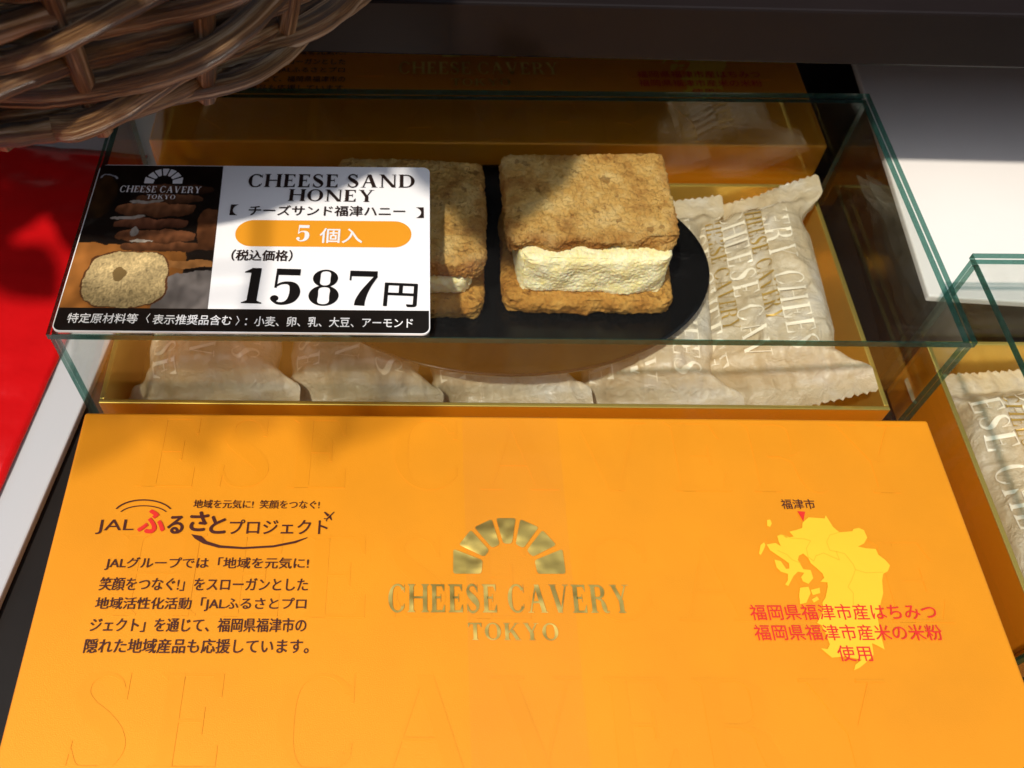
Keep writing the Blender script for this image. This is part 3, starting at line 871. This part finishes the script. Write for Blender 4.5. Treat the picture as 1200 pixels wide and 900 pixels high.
# orange pill
A_, B_ = P(*q(566, 246), zc), P(*q(1061, 252), zc)
hh = (P(*q(800, 214), zc).y - P(*q(800, 288), zc).y) / 2
pp = rrect(A_.x, B_.x, (A_.y+B_.y)/2 - hh, (A_.y+B_.y)/2 + hh, hh*.98, 10)
bm = bmesh.new(); bm.faces.new([bm.verts.new((x, y, zc)) for x, y in pp]); from_bm('orange_pill', bm, M_card_orange, card)
a = serif_px('t', '5', *q(733, 270), *q(775, 271), 19, zt, M_card_white_text, card, bold=.02)
b = font_px('t', '個入', *q(802, 275), *q(922, 276), 17, zt, M_card_white_text, card, .015)
join_into('count_lettering', [a, b], card, M_card_white_text)
font_px('tax_note_lettering', '（税込価格）', *q(553, 325), *q(724, 327), 13, zt, M_card_text, card, .02)
a = serif_px('t', '1587', *q(568, 444), *q(965, 455), 41.5, zt, M_card_blk_text, card, .085)
b = font_px('t', '円', *q(982, 452), *q(1074, 456), 27, zt, M_card_blk_text, card, .015)
join_into('price_lettering', [a, b], card, M_card_blk_text)
a = font_px('t', '特定原材料等', *q(90, 500), *q(288, 502), 11.5, zt, M_card_white_text, card, .012)
b = font_px('t', '〈', *q(312, 500), *q(322, 500), 11, zt, M_card_white_text, card)
c = font_px('t', '表示推奨品含む', *q(331, 504), *q(553, 507), 11.5, zt, M_card_white_text, card, .012)
d = font_px('t', '〉', *q(566, 507), *q(576, 507), 11, zt, M_card_white_text, card)
e = font_px('t', '：小麦、卵、乳、大豆、アーモンド', *q(592, 509), *q(1065, 515), 11.5, zt, M_card_white_text, card, .012)
join_into('allergen_lettering', [a, b, c, d, e], card, M_card_white_text)
fr = frame_px(168.5, 215, 213.5, 215.3, 18, zt, 2.0)
ar = link('t', polys_mesh([[(x + 1, y) for x, y in q_] for q_ in arch_polys()], lambda a, b: fr(a, b / 1.06)), M_card_white_text, card)
a = serif_px('t', 'CHEESE CAVERY', 139.5, 225, 235, 226.5, 7.6, zt, M_card_white_text, card, .07, .36, .02)
b = serif_px('t', 'TOKYO', 171, 233, 205, 233.5, 5.0, zt, M_card_white_text, card, .10, bold=.02)
join_into('white_logo', [ar, a, b], card, M_card_white_text)

# ------------------------------------------------------------------ right-hand display (same things again, nearer)
DX, DY = .2628, -.0728
case2 = copy_tree(case); case2.location = (DX, DY, 0)
case2['label'] = 'second clear glass cover with bright green edges at the right, cut off by the frame'
ob2 = copy_tree(obox); ob2.location = (DX, DY, 0)
ob2['label'] = 'open gold-lined gift box under the right-hand glass case'
for k, lb in ((0, 'wrapped cookie at the left end of the right-hand open box'), (1, 'wrapped cookie next to the end one in the right-hand open box')):
    c = copy_tree(pk[k]); c.location = (pk[k].location.x + DX, pk[k].location.y + DY, pk[k].location.z); c['label'] = lb
p2 = plate.copy(); COL.objects.link(p2); p2.location = plate.location + Vector((DX, DY, 0)); p2['label'] = 'black plate inside the right-hand glass case, only its left end in view'

# white board on a dark block, right rear
wb = empty('white_board', 'flat white board on a dark block to the right, half in sunlight', 'board', (.1392, .0405, 0))
from_bm('board_top', box_bm(0, .36, 0, .24, .0372, .0400, .0006), M_white, wb)
from_bm('block', box_bm(.004, .35, .004, .23, .0003, .0370), M_table, wb)
wb.rotation_euler = (0, 0, R(-4.1))
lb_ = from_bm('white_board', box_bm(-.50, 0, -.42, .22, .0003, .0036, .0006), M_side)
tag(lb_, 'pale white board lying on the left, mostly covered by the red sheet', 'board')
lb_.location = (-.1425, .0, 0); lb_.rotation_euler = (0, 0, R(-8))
bm = bmesh.new()
nx, ny = 110, 150
g = [[bm.verts.new((-.30*(1-i/nx), -.40 + .545*j/ny, .0050 + .0010*noise.noise(Vector((i*.10, j*.42, 3))) + .0004*noise.noise(Vector((i*.4, j*.9, 8))))) for j in range(ny+1)] for i in range(nx+1)]
for i in range(nx):
    for j in range(ny): bm.faces.new((g[i][j], g[i+1][j], g[i+1][j+1], g[i][j+1]))
rt = from_bm('red_sheet', bm, M_red, None, True)
tag(rt, 'glossy red film sheet lying on the white board at the left', 'sheet')
rt.location = (-.1568, .0, 0); rt.rotation_euler = (0, 0, R(-7))
md = rt.modifiers.new('thickness', 'SOLIDIFY'); md.thickness = .0008; md.offset = -1

# ------------------------------------------------------------------ wicker basket on the shelf
def tube(bm, pts, rad, n=8, uvl=None, u0=0.0, closed=False):
    rings = []
    P_ = [Vector(p) for p in pts]
    ln = u0
    us = []
    ref = Vector((0, 0, 1))
    for i, p in enumerate(P_):
        d = (P_[min(i+1, len(P_)-1)] - P_[max(i-1, 0)]).normalized()
        s = d.cross(ref)
        if s.length < 1e-4: s = d.cross(Vector((1, 0, 0)))
        s.normalize(); t = s.cross(d)
        rr_ = rad[i] if hasattr(rad, '__len__') else rad
        rings.append([bm.verts.new(p + (s*math.cos(2*math.pi*k/n) + t*math.sin(2*math.pi*k/n))*rr_) for k in range(n)])
        if i: ln += (P_[i]-P_[i-1]).length
        us.append(ln)
    for i in range(len(rings)-1):
        for k in range(n):
            j = (k+1) % n
            fc = bm.faces.new((rings[i][k], rings[i][j], rings[i+1][j], rings[i+1][k])); fc.smooth = True
            if uvl:
                for lp, (uu, vv) in zip(fc.loops, ((us[i], k/n), (us[i], (k+1)/n), (us[i+1], (k+1)/n), (us[i+1], k/n))):
                    lp[uvl].uv = (uu*12 + u0*7, vv + u0*3)
    for rg, sg in ((rings[0], 1), (rings[-1], -1)):
        fc = bm.faces.new(rg[::-1] if sg > 0 else rg)

BC = Vector((-.1360, .1170, .1180)); BR0, BR1, BH = .0985, .150, .085
def brad(h):                                    # barrel-shaped wall
    t = min(1, max(0, h/BH)); return BR0 + .0150*math.sin(t*2.2)
bk = empty('wicker_basket', 'dark brown wicker basket overhanging the shelf at the upper left', 'basket', BC)
rng = random.Random(4)
NST = 26
bm = bmesh.new(); uvl = bm.loops.layers.uv.new('UVMap')
h = -.020; row = 0
while h < BH - .004:
    nk = 2 if row % 3 else 3
    per = 4.5 if row % 2 else 5.5
    for k in range(nk):
        pts = []; rad = []
        nS = 340; r_ = rng.uniform(.0023, .0040); ph0 = rng.uniform(0, 1.2); sd = rng.uniform(0, 99); tw = rng.uniform(.0030, .0055)
        for i in range(nS + 1):
            a_ = 2*math.pi*i/nS; th = math.pi/2 + a_
            ph = a_ * NST/per + 2*math.pi*k/nk + ph0 + 1.4*noise.noise(Vector((th*2, sd, 2)))
            hh_ = h + tw*math.sin(ph) + .0060*(a_ - 2) + .0034*noise.noise(Vector((th*2.5, sd, 0)))
            lo = .0015 + .0012*k + .0015*noise.noise(Vector((th*3, sd, 7)))
            if hh_ < lo: hh_ = lo + (hh_-lo)*.08
            rr_ = brad(hh_) + .0042*math.cos(ph) + .0022*noise.noise(Vector((th*3.5, sd, 5)))
            pts.append((rr_*math.cos(th), rr_*math.sin(th), hh_ + .0030))
            rad.append(r_ * (1 + .30*noise.noise(Vector((th*4, sd, 9))) + .12*noise.noise(Vector((th*30, sd, 4)))))
        tube(bm, pts, rad, 12, uvl, rng.uniform(0, 9))
    h += rng.uniform(.0122, .0148); row += 1
from_bm('woven_strands', bm, M_willow, bk)
bm = bmesh.new(); uvl = bm.loops.layers.uv.new('UVMap')
for i in range(NST):
    th = 2*math.pi*(i + rng.uniform(-.1, .1))/NST
    tube(bm, [(brad(t)*math.cos(th)*.992, brad(t)*math.sin(th)*.992, t) for t in np.linspace(-.001, BH+.006, 10)], .0026, 7, uvl, i*.37)
from_bm('upright_stakes', bm, M_willow, bk)
bm = bmesh.new(); uvl = bm.loops.layers.uv.new('UVMap')
for k in range(3):
    pts = []
    for i in range(260):
        th = 2*math.pi*i/259; ph = th*18 + 2*math.pi*k/3
        pts.append(((brad(BH) + .002 + .004*math.cos(ph))*math.cos(th), (brad(BH) + .002 + .004*math.cos(ph))*math.sin(th), BH + .006 + .004*math.sin(ph)))
    tube(bm, pts, .0034, 8, uvl, k*2.2)
from_bm('braided_rim', bm, M_willow, bk)
bm = bmesh.new(); uvl = bm.loops.layers.uv.new('UVMap')
for k in range(22):                                         # woven bottom, concentric rods
    rr_ = .006 + k*.0042
    tube(bm, [(rr_*math.cos(2*math.pi*i/80), rr_*math.sin(2*math.pi*i/80), .0026 + .0011*math.sin(16*2*math.pi*i/80 + math.pi*k)) for i in range(81)], .0022, 6, uvl, k*.9)
from_bm('woven_bottom', bm, M_willow, bk)

# ------------------------------------------------------------------ added leafy sprig in the basket, out of view, there only to cast shade
M_leaf = noisy(mat('green_leaf', (.06, .11, .03), .45), 60, .2)
M_sheer = mat('faint_shade_leaf', (.10, .14, .05), .5)  # mostly transparent so these added leaves throw only a faint shade
def _sheer():
    m = M_sheer; out = m.node_tree.nodes['Material Output']; b = bsdf(m)
    tr = N(m, 'ShaderNodeBsdfTransparent'); tr.inputs['Color'].default_value = (1, .98, .9, 1)
    mx = N(m, 'ShaderNodeMixShader'); mx.inputs[0].default_value = .72
    L(m, b.outputs[0], mx.inputs[1]); L(m, tr.outputs[0], mx.inputs[2]); L(m, mx.outputs[0], out.inputs['Surface'])
_sheer()
sp = empty('shade_sprig', 'green leafy sprig added out of view for its shade, standing in the wicker basket', 'plant', (-.150, .060, .125))
bm = bmesh.new(); stem_pts = []
p0, p1, p2, p3 = Vector((0, 0, 0)), Vector((-.01, -.02, .10)), Vector((.01, -.06, .15)), Vector((.02, -.135, .105))
for i in range(25):
    t = i/24; stem_pts.append((1-t)**3*p0 + 3*t*(1-t)**2*p1 + 3*t*t*(1-t)*p2 + t**3*p3)
tube(bm, stem_pts, .0016, 6)
from_bm('stem', bm, M_willow, sp)
rng = random.Random(12)
def leaf(tip_x, tip_y, z, ang, ln, material=None):
    """one pointed leaf whose middle is at the given place, joined to the nearest point of the stem by its stalk"""
    wd = ln * .34
    mid = Vector((tip_x, tip_y, z)) - sp.location
    d = Vector((math.cos(ang), math.sin(ang), rng.uniform(-.25, .1))).normalized(); sd_ = d.cross(Vector((0, 0, 1))).normalized()
    base = mid - d*ln*.5
    v, f = [], []
    for i in range(13):
        t = i/12; wv = wd * math.sin(math.pi * t ** .8) ** .9 * (1 + .13*math.sin(t*38)) + .0004
        c_ = base + d*(ln*t) + Vector((0, 0, -.010*t*t))
        for sg in (-1, 0, 1): v.append(c_ + sd_*wv*sg + Vector((0, 0, abs(sg)*.0025*math.sin(math.pi*t))))
    for i in range(12):
        for q_ in (0, 1): f.append((i*3+q_, i*3+q_+1, i*3+q_+4, i*3+q_+3))
    lf = from_py('leaf', v, f, material or M_leaf, sp, True)
    mm_ = lf.modifiers.new('thickness', 'SOLIDIFY'); mm_.thickness = .0003
    near = min(stem_pts, key=lambda p: (p - base).length)
    b_ = bmesh.new(); tube(b_, [near, (near + base)/2 + Vector((0, 0, .004)), base], .0007, 5)
    from_bm('stalk', b_, M_leaf, lf)
# leaves over the card and the left rear corner of the lid (their shade falls there)
for sx, sy in ((-.118, -.013), (-.098, -.008), (-.078, -.004), (-.055, .000), (-.040, .000), (-.112, .012), (-.088, .017), (-.128, .000)):
    z = rng.uniform(.205, .235); dz = z - .045
    leaf(sx - .36*dz + rng.uniform(-.003, .003), sy - .48*dz + rng.uniform(-.003, .003), z, rng.uniform(-2.4, .2), rng.uniform(.030, .040), M_sheer)
# leaves hanging over the basket's right rim (they shade the upper left of the cookies)
p_end = stem_pts[9]
stem2 = [p_end.lerp(Vector((.082, -.062, .082)), i/8) + Vector((0, 0, .02*math.sin(math.pi*i/8))) for i in range(9)]
b_ = bmesh.new(); tube(b_, stem2, .0013, 6); from_bm('stem', b_, M_willow, sp)
stem_pts += stem2
for sx, sy in ((-.016, .068), (-.040, .078), (.002, .080), (-.060, .066), (-.020, .092), (-.006, .054), (.008, .068), (.018, .084)):
    z = rng.uniform(.195, .212); dz = z - .065
    leaf(sx - .36*dz, sy - .48*dz, z, rng.uniform(-2.4, .2), rng.uniform(.030, .038))
# leaves on the left side of the basket (they shade the rear of the red sheet)
stem3 = [Vector((0, 0, 0)).lerp(Vector((-.125, -.050, .075)), i/8) + Vector((0, 0, .03*math.sin(math.pi*i/8))) for i in range(9)]
b_ = bmesh.new(); tube(b_, stem3, .0013, 6); from_bm('stem', b_, M_willow, sp)
stem_pts += stem3
for sx, sy in ((-.172, .078), (-.190, .088), (-.205, .078), (-.185, .112), (-.208, .108), (-.225, .095), (-.200, .138), (-.222, .132)):
    z = rng.uniform(.185, .205); dz = z - .005
    leaf(sx - .36*dz, sy - .48*dz, z, rng.uniform(-2.6, -.4), rng.uniform(.034, .044))
